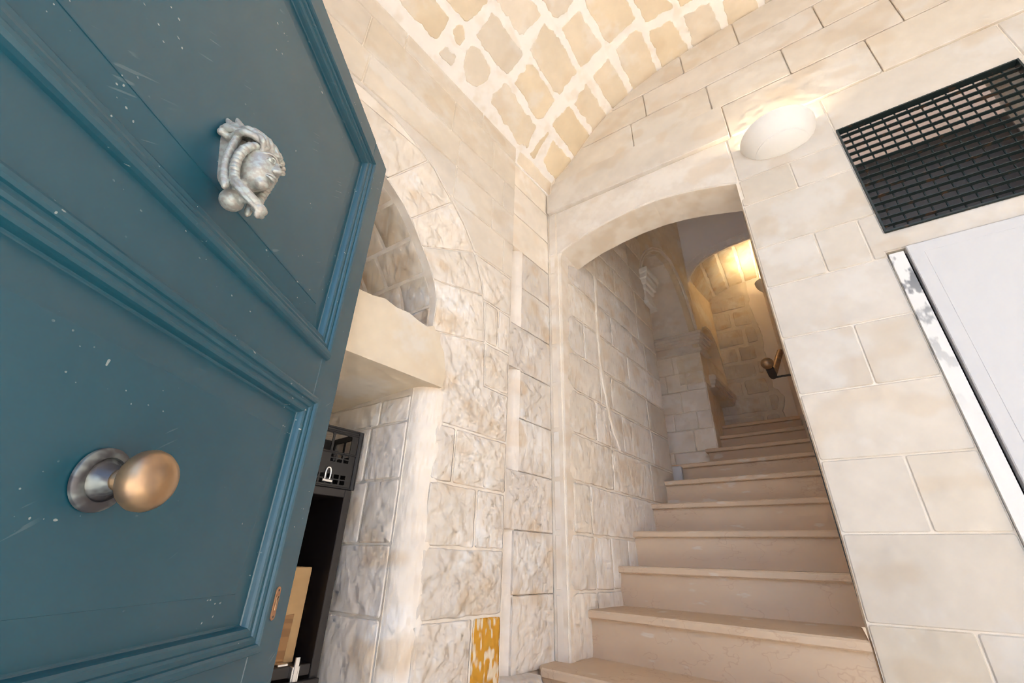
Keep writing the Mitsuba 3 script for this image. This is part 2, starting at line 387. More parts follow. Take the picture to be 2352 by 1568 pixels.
for i, r in courses(zb, hb, -1.02, 2.28):
    if i < 12: continue
    stone('wall_back', r.difference(vault_cut), S_back(YB - (.024 if i == 12 and r.bounds[2] < .10 else .010)), 'stone_smooth', tone(.46, .66, .82, .88), joint=.005, bevel=.003, thick=.05, step=.1)
stone('wall_back', lintel, S_back(YB - .001), 'stone_smooth', (.45, .92), joint=.003, bevel=.006, thick=.02, step=.05)
zq = [-.40, -.12, .115, .35, .59, .835, 1.065, 1.31, 1.545, 1.69]
for a, b in zip(zq, zq[1:]):                                         # narrow quoins left of the opening
    stone('wall_back', box(-1.022, a, -.950, b), SB, 'stone_smooth', tone(.50, .68, .98, 1.06), joint=.004, bevel=.010, rnd=0, step=.08)

# ---- left wall: pier, arched niche, spandrel
NICHE = [(.929, .92), (.925, .96), (.905, 1.02), (.863, 1.095), (.822, 1.150), (.768, 1.222), (.705, 1.290), (.643, 1.335), (.594, 1.367), (.52, 1.395), (.44, 1.405)]
NICHE = NICHE + [(.88 - x, z) for x, z in NICHE[-2::-1]]
niche = Polygon([(.929, -.9), *NICHE, (-.049, -.9)])
left_poly = box(-.75, -.88, 1.40, 2.32).difference(niche.union(box(.90, -.9, 1.03, .575)))
SW = S_west(PP)
add('wall_left', bed(left_poly, SW, -.006, back=(-.66, 0, 0), step=.1), 'mortar', kind='structure')
add(child('wall_left', 'niche_side'), bed(box(-1.85, -.88, -1.16, .60), S_back(YN), 0, depth=.08), 'mortar')
add(child('wall_left', 'niche_back'), bed(box(-.2, -.9, 1.1, 1.6), S_west(PP + .64), 0, depth=.05), 'stone_rough', uv=(.45, .8))
zl = [-.88, -.64, -.41, -.18, .032, .24, .447, .665, .87, 1.08, 1.31, 1.53, 1.74, 1.945, 2.18, 2.33]
OUTER = [(1.24, -.9), (1.24, .66), (1.225, .90), (1.205, 1.06), (1.18, 1.17), (1.13, 1.28), (1.10, 1.34), (1.03, 1.43), (.97, 1.485), (.90, 1.54), (.82, 1.61), (.70, 1.66), (.59, 1.70), (.44, 1.715)]
OUTER = OUTER + [(.88 - x, z) for x, z in OUTER[-2::-1]]
archring = Polygon(OUTER).difference(niche)
hl = [[1.15], [1.25], [1.25], [], [1.235], [1.10], [], [], [1.31], [], [1.32], [.95, 1.22], [.41, .95, 1.3], [.37, .89, 1.2], [.55, 1.1]]
bandz = box(.929, -.9, .995, .58)
for i, r in courses(zl, hl, -.7, 1.40):
    hi = zl[i] > 1.3
    body = r.difference(niche.union(bandz))
    if zl[i] > .6: body = body.difference(Polygon(OUTER))
    orange = zl[i] == -.41 and r.bounds[0] > 1.2
    if zl[i] >= -.1 or hi:
        tn = tone(.52, .74, .82, .89) if hi else tone(.42, .60, .96, 1.04)
    else: tn = tone(.32, .48, .90, .98)
    if r.bounds[0] >= 1.2 and -.5 < zl[i] < -.3: tn = (1.98, 1.0)
    if hi: stone('wall_left', body, SW, 'stone_smooth', tn, joint=.004, bevel=.004, thick=.016, step=.08)
    else: stone('wall_left', body, SW, 'stone_rough', tn, joint=.008, bevel=.006, thick=.03, step=.022, ragged=.004, res=.018, disp=rough(.013, 19))
cut = [(.929, .60), (.930, .80), (.91, 1.03), (.84, 1.16), (.77, 1.275), (.61, 1.36)]
cuo = [(1.25, .60), (1.25, .87), (1.19, 1.10), (1.13, 1.315), (.95, 1.50), (.78, 1.62)]
cut, cuo = cut + [(.88 - x, z) for x, z in cut[::-1]], cuo + [(.88 - x, z) for x, z in cuo[::-1]]
for k in range(len(cut) - 1):                                        # voussoirs of the niche arch
    e = (np.array(cuo[k]) - cut[k]) * .12; e2 = (np.array(cuo[k + 1]) - cut[k + 1]) * .12
    w = Polygon([np.array(cut[k]) - e, np.array(cuo[k]) + e, np.array(cuo[k + 1]) + e2, np.array(cut[k + 1]) - e2]).buffer(0)
    stone('wall_left', w.intersection(archring), SW, 'stone_rough', tone(.46, .6, 1.0, 1.06), name='voussoir', joint=.004, bevel=.005, thick=.016, step=.03, res=.03, disp=rough(.004))
# rounded plaster arris of the niche, stones of the niche's far face
ar = []; NA_ = 13
zs_ar = np.linspace(-.88, .60, 75)
for z in zs_ar:
    R_ = .085; c = SW([.929], [z], -R_ + .004)[0] + np.array([0, R_ - .008, 0])
    th = np.radians(np.linspace(-112, 22, NA_)); w = .010 * (meshkit.fbm(np.c_[np.full(NA_, z * 13), th * 4, np.full(NA_, 2.)], 3) - .5)
    ar.append(np.c_[c[0] + (R_ + w) * np.cos(th), c[1] + (R_ + w) * np.sin(th), np.full(NA_, z)])
ar = np.array(ar); fa = [(i * NA_ + j, i * NA_ + j + 1, i * NA_ + NA_ + j + 1) for i in range(74) for j in range(NA_ - 1)] + [(i * NA_ + j, i * NA_ + NA_ + j + 1, i * NA_ + NA_ + j) for i in range(74) for j in range(NA_ - 1)]
add(child('wall_left', 'plaster_arris'), (ar.reshape(-1, 3), fa), 'stone_worn', smooth=True, uv=(.52, 5.1), label='pale rounded corner of the niche with upright streaks')
SN = S_back(YN - .006)
zn = [-.88, -.64, -.41, -.17, .035, .24, .443, .545]
hn = [[-1.4], [-1.3], [-1.45], [-1.42], [-1.33], [-1.362], [-1.325]]
for i, r in courses(zn, hn, -1.78, -1.165):
    stone('wall_left', r, SN, 'stone_worn', tone(.42, .58, 1.10, 1.20), joint=.006, bevel=.006, thick=.03, step=.03, res=.028, disp=rough(.008))
NA = np.array(NICHE); NU = np.r_[0, np.cumsum(np.linalg.norm(np.diff(NA, axis=0), axis=1))]
def S_intr(u, v, d=0.0):                                              # underside of the niche's arch: u along the curve, v into the wall
    u = np.asarray(u, float); t, z = np.interp(u, NU, NA[:, 0]), np.interp(u, NU, NA[:, 1])
    dt = np.interp(u + .03, NU, NA[:, 0]) - np.interp(u - .03, NU, NA[:, 0]); dz = np.interp(u + .03, NU, NA[:, 1]) - np.interp(u - .03, NU, NA[:, 1]); l = np.hypot(dt, dz); d = d * np.ones(np.size(u))
    return SW(t - dz / l * d, z + dt / l * d, 0.0) - col(v) * np.array([1.0, 0, 0])
iu = [.0, .15, .31, .475, .64, .80, .96, 1.12, NU[-1]]
for k in range(len(iu) - 1):
    vs_ = [.035, [.20, .27][k % 2], [.46, .40][k % 2], .65]
    for a, b in zip(vs_, vs_[1:]):
        stone('wall_left', box(iu[k], a, iu[k + 1], b), S_intr, 'stone_worn', tone(.60, .9, .80, .90), joint=.009, bevel=.006, thick=.03, proud=.004, step=.03, res=.028, disp=rough(.008, 18))
stone('wall_left', box(-1.78, .78, -1.125, .92), SN, 'stone_rough', (.5, .9), joint=.007, bevel=.006, thick=.03, step=.03, res=.028, disp=rough(.008))

# ---- set-back strip between pier and opening
SS = S_west(PS)
add(child('wall_left', 'strip_bed'), bed(box(1.49, -.88, 1.84, 2.45), S_west(PS + .012), 0, depth=.25, step=.1), 'mortar')
add(child('wall_left', 'strip_bed'), bed(box(1.36, -.88, 1.49, 2.45), S_west(PS + .055), 0, depth=.2, step=.1), 'mortar')
zs = [-.38, -.125, .11, .35, .59, .83, 1.075, 1.325, 1.56, 1.80, 2.03, 2.30]
for k, (a, b) in enumerate(zip(zs, zs[1:])):
    groove = k in (0, 1, 3, 4, 6, 7)
    x0 = (1.50 if k > 2 else 1.48) if groove else 1.412
    if k > 7: x0 = 1.418
    mt = 'stone_rough' if k < 8 else 'stone_smooth'; tn = tone(.22, .42, .92, 1.0) if k < 8 else tone(.5, .66, .98, 1.05)
    stone('wall_left', box(x0, a, 1.768, b), SS, mt, tn, joint=.002, bevel=.005, thick=.03, rnd=.006, step=.03, res=.03, disp=rough(.0035), smooth=True)
    if groove:                                                          # a worn upright groove left of these blocks
        zg_ = np.linspace(a - .001, b + .001, 9); xs_ = np.array([1.412, 1.428, 1.442, 1.456, 1.470, 1.484, x0 + .004]); dd = np.array([-.042, -.050, -.048, -.036, -.020, -.008, -.002])
        uu, vv = np.meshgrid(xs_, zg_); de = np.tile(dd, (9, 1)) + .006 * (meshkit.noise(np.stack([uu * 30, vv * 9, np.full_like(uu, k * 3.)], -1)) - .5)
        gf = [(r_ * 7 + c_, r_ * 7 + c_ + 1, r_ * 7 + c_ + 8) for r_ in range(8) for c_ in range(6)] + [(r_ * 7 + c_, r_ * 7 + c_ + 8, r_ * 7 + c_ + 7) for r_ in range(8) for c_ in range(6)]
        add(child('wall_left', 'groove'), (SS(uu.ravel(), vv.ravel(), de.ravel()), gf), 'stone_smooth', smooth=True, uv=(.5, 1.03))
stone('wall_left', Polygon([(1.412, -.72), (1.64, -.72), (1.60, -.375), (1.412, -.37)]), S_west(PS - .07), 'stone_rough', (.3, .85), bevel=.02, thick=.12, step=.03, res=.03, disp=rough(.006))

# ---- stair: left wall (reveal), recess, pier, arches
SR = S_west(PR)
add('wall_stair_left', bed(box(1.768, -.88, 3.215, 3.45), SR, -.008, back=(-.55, .06, 0), step=.15), 'mortar', kind='structure')
zr = [-.88, -.62, -.37, -.12, .115, .35, .593, .835, 1.065, 1.31, 1.545, 1.78, 2.02, 2.245, 2.48, 2.72, 2.96, 3.2, 3.44]
hr = [[2.1], [2.2], [2.02], [2.02, 2.19, 2.38], [1.84, 2.005], [2.275, 2.81], [2.115, 2.28, 2.45, 2.885], [2.20, 2.335, 2.88], [2.03, 2.21, 2.62], [2.205, 2.41, 2.96], [2.215, 2.875], [2.53, 2.90], [2.22, 2.855], [2.565, 2.845], [2.3, 2.7], [2.5, 2.9], [2.3], [2.6]]
for i, r in courses(zr, hr, 1.775, 3.215):
    quoin = r.bounds[0] > 2.7 and r.bounds[2] > 3.1
    if quoin: stone('wall_stair_left', r, SR, 'stone_smooth', (.62, .80) if i % 2 else (.4, .86), joint=.010, bevel=.007, thick=.03, step=.035, res=.035, disp=rough(.004))
    else: stone('wall_stair_left', r, SR, 'stone_tooled', tone(.30, .66, .95, 1.07), joint=.010, bevel=.006, thick=.03, step=.035, ragged=.006, res=.03, disp=rough(.006))
chs = np.array([(2.245, 2.0), (2.225, 1.79), (2.215, 1.54), (2.205, 1.32), (2.215, 1.08), (2.24, .93), (2.275, .80), (2.32, .69), (2.385, .60)])
chase = LineString(chs).buffer(.015, cap_style='flat', join_style='mitre')
for g in parts_of(chase): add(child('wall_stair_left', 'mortar_chase'), slab(g, SR, proud=.006, thick=.02, bevel=.006, step=.025, ragged=.012, seed=91, res=.03), 'mortar', label='narrow upright strip of smooth mortar filling an old chase')
# diagonal arch wall over the recess
AX, PXY = (-.80, 3.27), (-.555, 3.95)
SDG = S_line(AX, (PXY[0] - AX[0], PXY[1] - AX[1]))
arc1 = [(-.03, 2.30), (-.01, 2.42), (.04, 2.52), (.10, 2.61), (.21, 2.70), (.32, 2.735), (.45, 2.69), (.53, 2.58), (.585, 2.46), (.64, 2.29), (.68, 2.10), (.71, 1.93), (.715, 1.80)]
hole1 = Polygon([(-.03, 1.75), *arc1, (.715, 1.75)])
add(child('wall_stair_left', 'arch_wall'), bed(box(-.12, 1.80, .745, 3.6).difference(hole1), SDG, 0, back=(-.05, .0, 0), step=.06), 'stone_smooth', uv=(.95, .92))
add(child('wall_stair_left', 'arch_core'), bed(box(-.12, 1.80, .745, 3.6).difference(hole1), SDG, -.04, back=(-.56, .0, 0), step=.06), 'stone_smooth', uv=(.25, 1.1))
for off, w in ((.014, .012), (.040, .014)):                           # two thin mouldings round the arch
    ln = LineString(arc1[:-1]); a = ln.parallel_offset(off, 'left'); pl = a.buffer(w / 2, cap_style='flat')
    for g in parts_of(pl.difference(hole1)): add(child('wall_stair_left', 'arch_moulding'), slab(g, SDG, proud=.014, thick=.016, bevel=.004, step=.03), 'stone_smooth', uv=(.2, 1.12))
# pier with blocks
PIER = S_back(3.95)
ax_p = np.array([Wd, -nW, Z])
pq = np.array([PXY, (PXY[0] + Wd[0] * 1.0, PXY[1] + Wd[1] * 1.0), (-1.4, 4.95), (-1.4, 3.95)])
def prism(xy, z0, z1):
    n = len(xy); v = np.vstack([np.c_[xy, np.full(n, z0)], np.c_[xy, np.full(n, z1)]]); i = np.arange(n); j = (i + 1) % n
    pv, f = trimesh.creation.triangulate_polygon(Polygon(xy), engine='earcut'); f = np.array(f)
    return v, np.vstack([np.stack([i, j, j + n], 1), np.stack([i, j + n, i + n], 1), f[:, ::-1], f + n])
low = np.array([(-.555, 3.962), (-.565, 4.9), (-1.4, 4.9), (-1.4, 3.962)])
add(child('wall_stair_left', 'pier_core'), prism(low, -.88, 1.50), 'mortar')
pq2 = pq.copy(); pq2[0, 1] += .012; pq2[3, 1] += .012
add(child('wall_stair_left', 'pier_core'), prism(pq2, 1.50, 1.80), 'mortar')
zp = [.55, .70, .87, 1.06, 1.22, 1.42, 1.60, 1.80]
hp = [[-.83, -.66], [-.92], [-.73], [-.88, -.68], [-.79], [-.9, -.72], [-.82]]
for i, r in courses(zp, hp, -1.35, -.557): stone('wall_stair_left', r, PIER, 'stone_smooth', tone(.2, .6, 1.03, 1.12), joint=.006, bevel=.005, thick=.02, step=.05)
# upper wall beyond the pier, with the small arched niche
SU = S_line(PXY, Wd[:2])
arc2 = [(.19, 1.80), (.19, 2.03), (.284, 2.137), (.416, 2.205), (.55, 2.215), (.67, 2.13), (.75, 2.0), (.80, 1.88), (.83, 1.75), (.83, 1.56)]
hole2 = Polygon([(.19, 1.56), *arc2])
add(child('wall_stair_left', 'upper_wall'), bed(box(0, 1.48, 1.0, 3.6).difference(hole2), SU, 0, back=(-.22, 0, 0), step=.08), 'stone_smooth', uv=(.85, .98))
add(child('wall_stair_left', 'niche_back'), bed(box(.05, 1.48, 1.0, 2.4), SU, -.21, depth=.05), 'stone_smooth', uv=(.15, .8))
ln = LineString(arc2[1:-1]).parallel_offset(.02, 'left').buffer(.008, cap_style='flat')
for g in parts_of(ln): add(child('wall_stair_left', 'arch_moulding'), slab(g, SU, proud=.006, thick=.01, bevel=.002, step=.03), 'stone_smooth', uv=(.2, .8))
# capitals: profile stepping outward, front face and side face
def moulding(rect_xy, prof, key, label, mat='stone_smooth', uv=(.1, 1.15)):
    """prof: (overhang, z) up the moulding; rect_xy: plan corners, offset outward by the overhang."""
    base = Polygon(rect_xy); rings_ = []
    for o, z in prof:
        c = np.array(base.buffer(o, join_style='mitre').exterior.coords)[:-1] if o > 0 else np.array(base.exterior.coords)[:-1]
        k = np.argmin(np.linalg.norm(c - base.bounds[:2], axis=1)); c = np.roll(c, -k, 0)
        if Polygon(c).exterior.is_ccw is False: c = np.vstack([c[:1], c[1:][::-1]])
        rings_.append(np.c_[c, np.full(len(c), z)])
    n = len(rings_[0]); v = np.vstack(rings_); f = []
    for k in range(len(rings_) - 1):
        for i in range(n):
            j = (i + 1) % n; f += [(k * n + i, k * n + j, k * n + n + j), (k * n + i, k * n + n + j, k * n + n + i)]
    if n == 4: f += [(0, 2, 1), (0, 3, 2)]; e = (len(rings_) - 1) * n; f += [(e, e + 1, e + 2), (e, e + 2, e + 3)]
    add(key, (v, f), mat, uv=uv, label=label)
cprof = [(0, 0), (.035, .004), (.035, .022), (.022, .030), (.022, .050), (.004, .055), (.010, .075), (.010, .095), (.026, .100), (.026, .125), (.042, .130), (.042, .155), (.058, .160), (.058, .185), (.072, .190), (.072, .215), (.06, .222)]
qc = [SR([t], [0], d)[0] for t, d in ((3.13, -.25), (3.13, .004), (3.26, .004), (3.26, -.25))]
moulding([(q[0], q[1]) for q in qc], [(o * .95, 1.985 + z * 1.62) for o, z in cprof], child('wall_stair_left', 'capital'), 'white fluted stone capital at the end of the tooled wall', 'lamp_plaster')
moulding([(-1.38, 3.952), (-.558, 3.952), (-.53, 4.13), (-1.38, 4.13)], [(o * .85, 1.775 + z * .92) for o, z in cprof], child('wall_stair_left', 'capital'), 'moulded stone impost on the pier between the two arches', uv=(.25, 1.0))
p0, p1 = SU([.20], [0], 0)[0], SU([.90], [0], 0)[0]
moulding([(p0[0] - .2, p0[1]), (p0[0], p0[1]), (p1[0] - .0, p1[1]), (p1[0] - .2, p1[1])], [(0, 1.47), (.03, 1.475), (.03, 1.50), (.045, 1.51), (.045, 1.535), (.06, 1.54), (.06, 1.575), (.04, 1.60)], child('wall_stair_left', 'sill'), 'moulded stone sill under the small arched niche', uv=(.2, .95))
# recess behind the first arch
add(child('wall_stair_left', 'recess_back'), bed(box(3.0, -.88, 4.2, 3.4), S_west(PR + .42), 0, depth=.05), 'stone_smooth', uv=(.3, .9))

# ---- stair: end wall, right wall, vault band, upper plaster
YE = 4.80
add('wall_stair_end', bed(box(-1.0, -.88, .5, 3.6), S_back(YE), 0, depth=.2), 'white_plaster', kind='structure')
edge = [(-.06, 2.72), (-.075, 2.6), (-.06, 2.45), (-.045, 2.28), (-.035, 2.14), (-.055, 2.02), (-.045, 1.88), (-.07, 1.72), (-.055, 1.60), (-.015, 1.56), (.010, 1.50), (-.01, 1.44), (-.03, 1.36), (-.02, 1.2)]
patch = Polygon([(-.62, 1.15), (-.62, 2.95), (-.06, 2.95), *edge, (-.02, 1.15)])
add(child('wall_stair_end', 'render_patch'), slab(patch, S_back(YE), proud=.016, thick=.02, bevel=.006, step=.03, ragged=.012), 'stone_smooth', uv=(.5, .86), label='brown rubble patch left bare of white plaster')
ze = [1.2, 1.36, 1.55, 1.74, 1.93, 2.12, 2.34, 2.56, 2.75]
he = [[-.2], [-.14], [-.32], [-.16], [-.3, -.12], [-.2], [-.28], []]
for i, r in courses(ze, he, -.60, -.0):
    stone('wall_stair_end', r.intersection(patch.buffer(-.03)), S_back(YE - .016), 'stone_rough', tone(.3, .6, .78, .88), joint=.03, bevel=.008, thick=.012, proud=.006, rnd=.02, step=.04, ragged=.012)
add('wall_stair_right', bed(box(-4.95, -.88, -2.10, 3.6), S_line((.135, 0), (.012, -1.0)), 0, depth=.2), 'white_plaster', kind='structure')
# barrel band of stone in front of the end wall
bp = np.array([(-.66, 2.35), (-.60, 2.52), (-.53, 2.66), (-.45, 2.765), (-.34, 2.83), (-.22, 2.865), (-.08, 2.885), (.06, 2.895), (.25, 2.90)])
bs_ = np.r_[0, np.cumsum(np.linalg.norm(np.diff(bp, axis=0), axis=1))]
def S_band(u, v, d=0.0):
    u = np.asarray(u, float); x, z = np.interp(u, bs_, bp[:, 0]), np.interp(u, bs_, bp[:, 1])
    dx = np.interp(u + .04, bs_, bp[:, 0]) - np.interp(u - .04, bs_, bp[:, 0]); dz = np.interp(u + .04, bs_, bp[:, 1]) - np.interp(u - .04, bs_, bp[:, 1]); l = np.hypot(dx, dz)
    d = d * np.ones(np.size(u)); return np.hstack([col(x + dz / l * d), col(v), col(z - dx / l * d)])
add('ceiling_001', curved(S_band, np.linspace(0, bs_[-1], 26), [4.02, YE + .05], -.006, -.09), 'white_mortar', kind='structure')
ub = np.linspace(.0, bs_[-1], 8); ub[3:6] += .02
for a, b in zip(ub, ub[1:]):
    stone('ceiling_001', box(a, 4.03, b, YE - .01), S_band, 'stone_rough', tone(.5, .8, .80, .92), joint=.028, bevel=.006, thick=.02, step=.05, ragged=.010, rnd=.01)
up = Polygon([(-.75, 3.6), *[(x, z + .01) for x, z in bp], (.25, 3.6)])
add(child('ceiling_001', 'plaster_lunette'), bed(up, S_back(4.02), 0, depth=.04), 'white_plaster')
add(child('ceiling_001', 'plaster_lip'), tube([(x, 4.015, z - .004) for x, z in bp], .014, 8), 'white_plaster')
add(child('ceiling_001', 'flat_ceiling'), boxm((-.4, 3.5, 3.55), (1.9, 3.0, .1)), 'white_plaster')

# ---- hall vault
add('ceiling', curved(S_vault, np.linspace(-.1, VS[-1], 90), np.linspace(-.75, 2.05, 3), -.003, -.15), 'white_mortar', kind='structure')
VAULT = [[[.203, .709], [.233, .745], [.227, .769], [.153, .785], [.139, .76], [.16, .72]], [[.205, .824], [.219, .876], [.204, .983], [.148, 1.004], [.073, .974], [.054, .911], [.098, .856], [.165, .818]],
         [[.406, .82], [.417, .85], [.412, 1.024], [.404, 1.107], [.246, 1.089], [.231, 1.002], [.244, .817]], [[.605, 1.088], [.625, 1.165], [.605, 1.449], [.423, 1.445], [.413, 1.409], [.432, 1.16], [.451, 1.111]],
         [[.793, 1.196], [.812, 1.468], [.798, 1.476], [.624, 1.458], [.65, 1.228], [.655, 1.187]], [[.376, 1.147], [.418, 1.171], [.392, 1.438], [.232, 1.436], [.215, 1.4], [.244, 1.136]],
         [[.206, 1.081], [.222, 1.12], [.185, 1.42], [.051, 1.469], [.027, 1.407], [.069, 1.089], [.12, 1.071]], [[1.007, 1.536], [1.03, 1.581], [1.010, 1.90], [.822, 1.90], [.825, 1.784], [.841, 1.531]],
         [[.799, 1.539], [.805, 1.571], [.795, 1.90], [.641, 1.90], [.655, 1.74], [.656, 1.544]], [[.614, 1.538], [.605, 1.90], [.457, 1.90], [.467, 1.554]], [[.445, 1.533], [.435, 1.90], [.243, 1.90], [.255, 1.567], [.264, 1.502]],
         [[.228, 1.502], [.237, 1.53], [.039, 1.551], [.029, 1.49]], [[.218, 1.568], [.228, 1.90], [.137, 1.90], [.049, 1.86], [.05, 1.651], [.079, 1.603]], [[1.046, 1.591], [1.203, 1.643], [1.218, 1.92], [1.024, 1.92]],
         [[.076, .20], [.219, .22], [.211, .674], [.177, .677], [.085, .681], [.067, .628]], [[.24, .45], [.42, .46], [.428, .793], [.28, .764], [.248, .74]], [[.45, .76], [.615, .77], [.619, 1.065], [.468, 1.05], [.447, 1.023]],
         [[.655, .88], [.814, .89], [.80, 1.164], [.667, 1.155], [.649, 1.063]], [[.835, 1.08], [1.03, 1.09], [1.038, 1.495], [.839, 1.492], [.825, 1.453]], [[1.064, 1.25], [1.22, 1.25], [1.227, 1.60], [1.055, 1.55]],
         [[1.240, 1.662], [1.402, 1.695], [1.415, 1.95], [1.230, 1.95]], [[1.447, 1.733], [1.612, 1.78], [1.615, 1.95], [1.436, 1.95]], [[1.245, 1.33], [1.415, 1.36], [1.41, 1.655], [1.245, 1.62]]]
vp = [Polygon(q).buffer(0) for q in VAULT]
done = unary_union(vp)
for k, q in enumerate(vp):
    small = k in (0, 1)
    stone('ceiling', q, S_vault, 'stone_smooth', (float(rng.choice([1.0, .92, .82, .66])) if k not in (9, 8, 7, 3) else .80, float(rng.uniform(.83, .91))), joint=.0 if small else .012, bevel=.004, thick=.02, rnd=.010, step=.013, ragged=.015, res=.05)
stone('ceiling', box(-.095, 1.42, .022, 1.78), S_vault, 'stone_smooth', (.72, .98), joint=.012, rnd=.01, thick=.02, step=.03, ragged=.01, res=.06)
rows = [(.035, .225), (.24, .43), (.445, .62), (.65, .81), (.83, 1.035), (1.05, 1.22), (1.24, 1.415), (1.44, 1.61), (1.63, 1.81), (1.83, 2.02), (2.04, 2.22), (2.24, 2.42), (2.44, 2.62), (2.64, 2.84), (2.86, 3.06), (3.08, 3.3)]
for i, (a, b) in enumerate(rows):
    t = 1.93 - .17 * (i % 2) if i > 8 else -.7 + .15 * (i % 2)
    t = -.7 + .15 * (i % 2)
    while t < 1.9:
        q = box(a, t + .015, b, min(t + .29, 1.95)); t += .305
        if q.intersection(done.buffer(.012)).area > .02 * q.area: q = q.difference(done.buffer(.03))
        for g in parts_of(q):
            if g.area > .006 and g.buffer(-.03).area > 0: stone('ceiling', g.buffer(-.004), S_vault, 'stone_smooth', tone(.6, .95, .82, .90), joint=.012, bevel=.004, thick=.02, rnd=.012, step=.03, ragged=.013, res=.06)

# ---- floor, right wall, front wall with the doorway, stair well shell, roof, street
add('floor', boxm((.4, 1.2, -.93), (3.6, 3.4, .1)), 'pavement', kind='structure')
add('wall_right', boxm((2.25, .85, 1.1), (.2, 2.6, 4.4)), 'stone_smooth', uv=(.5, 1.0), kind='structure')
doorway = unary_union([box(-.50, -.9, 2.06, 1.70), shapely.affinity.scale(Point(.78, 1.70).buffer(1.28), 1, .62)])
add('wall_front', bed(box(-1.6, -.88, 2.4, 3.2).difference(doorway), S_back(-.32), 0, depth=-.35), 'stone_smooth', uv=(.5, 1.0), kind='structure')
add(child('ceiling', 'roof_slab'), cat(boxm((.3, .50, 3.75), (4.6, 3.2, .2)), boxm((.3, 4.08, 3.75), (4.6, 2.5, .2)), boxm((-.80, 2.465, 3.75), (2.4, .73, .2)), boxm((2.15, 2.465, 3.75), (.9, .73, .2))), 'pavement')
add('wall_outer', cat(boxm((-2.1, 2.2, 1.4), (.2, 6.2, 4.6)), boxm((1.3, 4.0, 1.4), (2.1, 2.3, 4.6)), boxm((.37, 2.45, 1.4), (.06, .76, 4.6)), boxm((2.05, 2.45, 1.4), (.7, .76, 4.6)), boxm((.3, 5.2, 1.4), (4.6, .2, 4.6))), 'pavement', kind='structure')
add('floor_street', boxm((0, -4.2, -1.0), (24, 7.1, .1)), 'pavement', kind='structure')
add('wall_street', boxm((0, -6.2, .6), (24, .3, 3.2)), 'pavement', kind='structure')

# ================================================================== STAIRCASE
meta('staircase', 'worn beige stone staircase rising through the arched opening', 'staircase')
RZ = .174
YL = {-1: (1.16, 1.06), 0: (1.46, 1.33), 1: (1.722, 1.602), 2: (2.030, 1.874), 3: (2.345, 2.265), 4: (2.560, 2.618), 5: (2.853, 2.855), 6: (3.115, 3.079), 7: (3.485, 3.418), 8: (3.838, 3.795), 9: (4.175, 4.121), 10: (4.480, 4.445), 11: (4.82, 4.82)}
XL = {-1: -1.12, 0: -1.08, 1: -1.037, 2: -.975, 3: -.965, 4: -.94, 5: -.90, 6: -.88, 7: -1.5, 8: -.64, 9: -.60, 10: -.60}
for k in range(-1, 11):
    z = -.188 + RZ * (k - 2); zr_ = z
    xl, xr = XL[k], (.14 if k >= 3 else .046)
    yy = lambda x, kk: YL[kk][0] + (YL[kk][1] - YL[kk][0]) * (x + .9) / .95
    c = np.array([(xl, yy(xl, k)), (xr, yy(xr, k)), (xr, yy(xr, k + 1) + .05), (xl, yy(xl, k + 1) + .05)])
    if k == 1: c = np.array([(xl + .03, yy(xl, k)), (xr, yy(xr, k)), (xr, yy(xr, k + 1) + .05), (-1.02, yy(xl, k + 1) + .05), (xl, yy(xl, k) + .04)])
    zz = lambda q: np.where(q[:, 0] > -.4, zr_, z) if k == 3 else np.full(len(q), z)
    step_key = child('staircase', 'step')
    ci = inset(c, .006); n = len(c); th = .032
    v = np.vstack([np.c_[ci, zz(ci)], np.c_[c, zz(c) - .006], np.c_[c, zz(c) - th + .005], np.c_[ci, zz(ci) - th]]); i = np.arange(n); j = (i + 1) % n; f = []
    for q in range(3): f += [np.stack([q * n + i, (q + 1) * n + i, (q + 1) * n + j], 1), np.stack([q * n + i, (q + 1) * n + j, q * n + j], 1)]
    fan = np.array([(0, a, a + 1) for a in range(1, n - 1)]); f += [fan, fan[:, ::-1] + 3 * n]
    add(child(step_key, 'tread'), (v, np.vstack(f)), 'step_stone')
    cr = np.array([(xl + (.018 if k != 7 else 0), yy(xl, k) + .022), (xr, yy(xr, k) + .022), (xr, yy(xr, k) + .07), (xl + .018, yy(xl, k) + .07)])
    add(child(step_key, 'riser'), prism(cr, z - RZ - .0, z - th + .002), 'step_stone')
add(key_of('junction_box'), bevbox((-.802, 3.445, .590), (.080, .05, .14), None, .006), 'white_paint', label='small white box in the corner of a step beside the tooled stone wall', cat='junction box')

# ================================================================== DOOR LEAF
meta('door_1', 'open teal green panelled entrance door with knocker and brass knob', 'door', kind='structure')
axD = np.array([Dd, nD, Z])
SL, SH, ZB0, ZT0 = .0, 1.075, -.865, 1.252
def dbox(s0, s1, z0, z1, n0, n1, b=.003): return bevbox(S_door([(s0 + s1) / 2], [(z0 + z1) / 2], (n0 + n1) / 2)[0], (s1 - s0, n1 - n0, z1 - z0), axD, b)
PAN = [(.098, .981, .447, 1.166), (.098, .981, -.174, .342), (.098, .981, -.72, -.285)]
add('door_1__stile', dbox(PAN[0][1] - .02, SH, ZB0, ZT0, -.045, 0), 'teal_paint'); add('door_1__stile_001', dbox(SL, PAN[0][0] + .02, ZB0, ZT0, -.045, 0), 'teal_paint')
zr2 = [(PAN[0][3] - .02, ZT0), (PAN[1][3] - .02, PAN[0][2] + .02), (PAN[2][3] - .02, PAN[1][2] + .02), (ZB0, PAN[2][2] + .02)]
for a, b in zr2: add(child('door_1', 'rail'), dbox(PAN[0][0] + .0201, PAN[0][1] - .0201, a, b, -.045, 0, .0008), 'teal_paint')
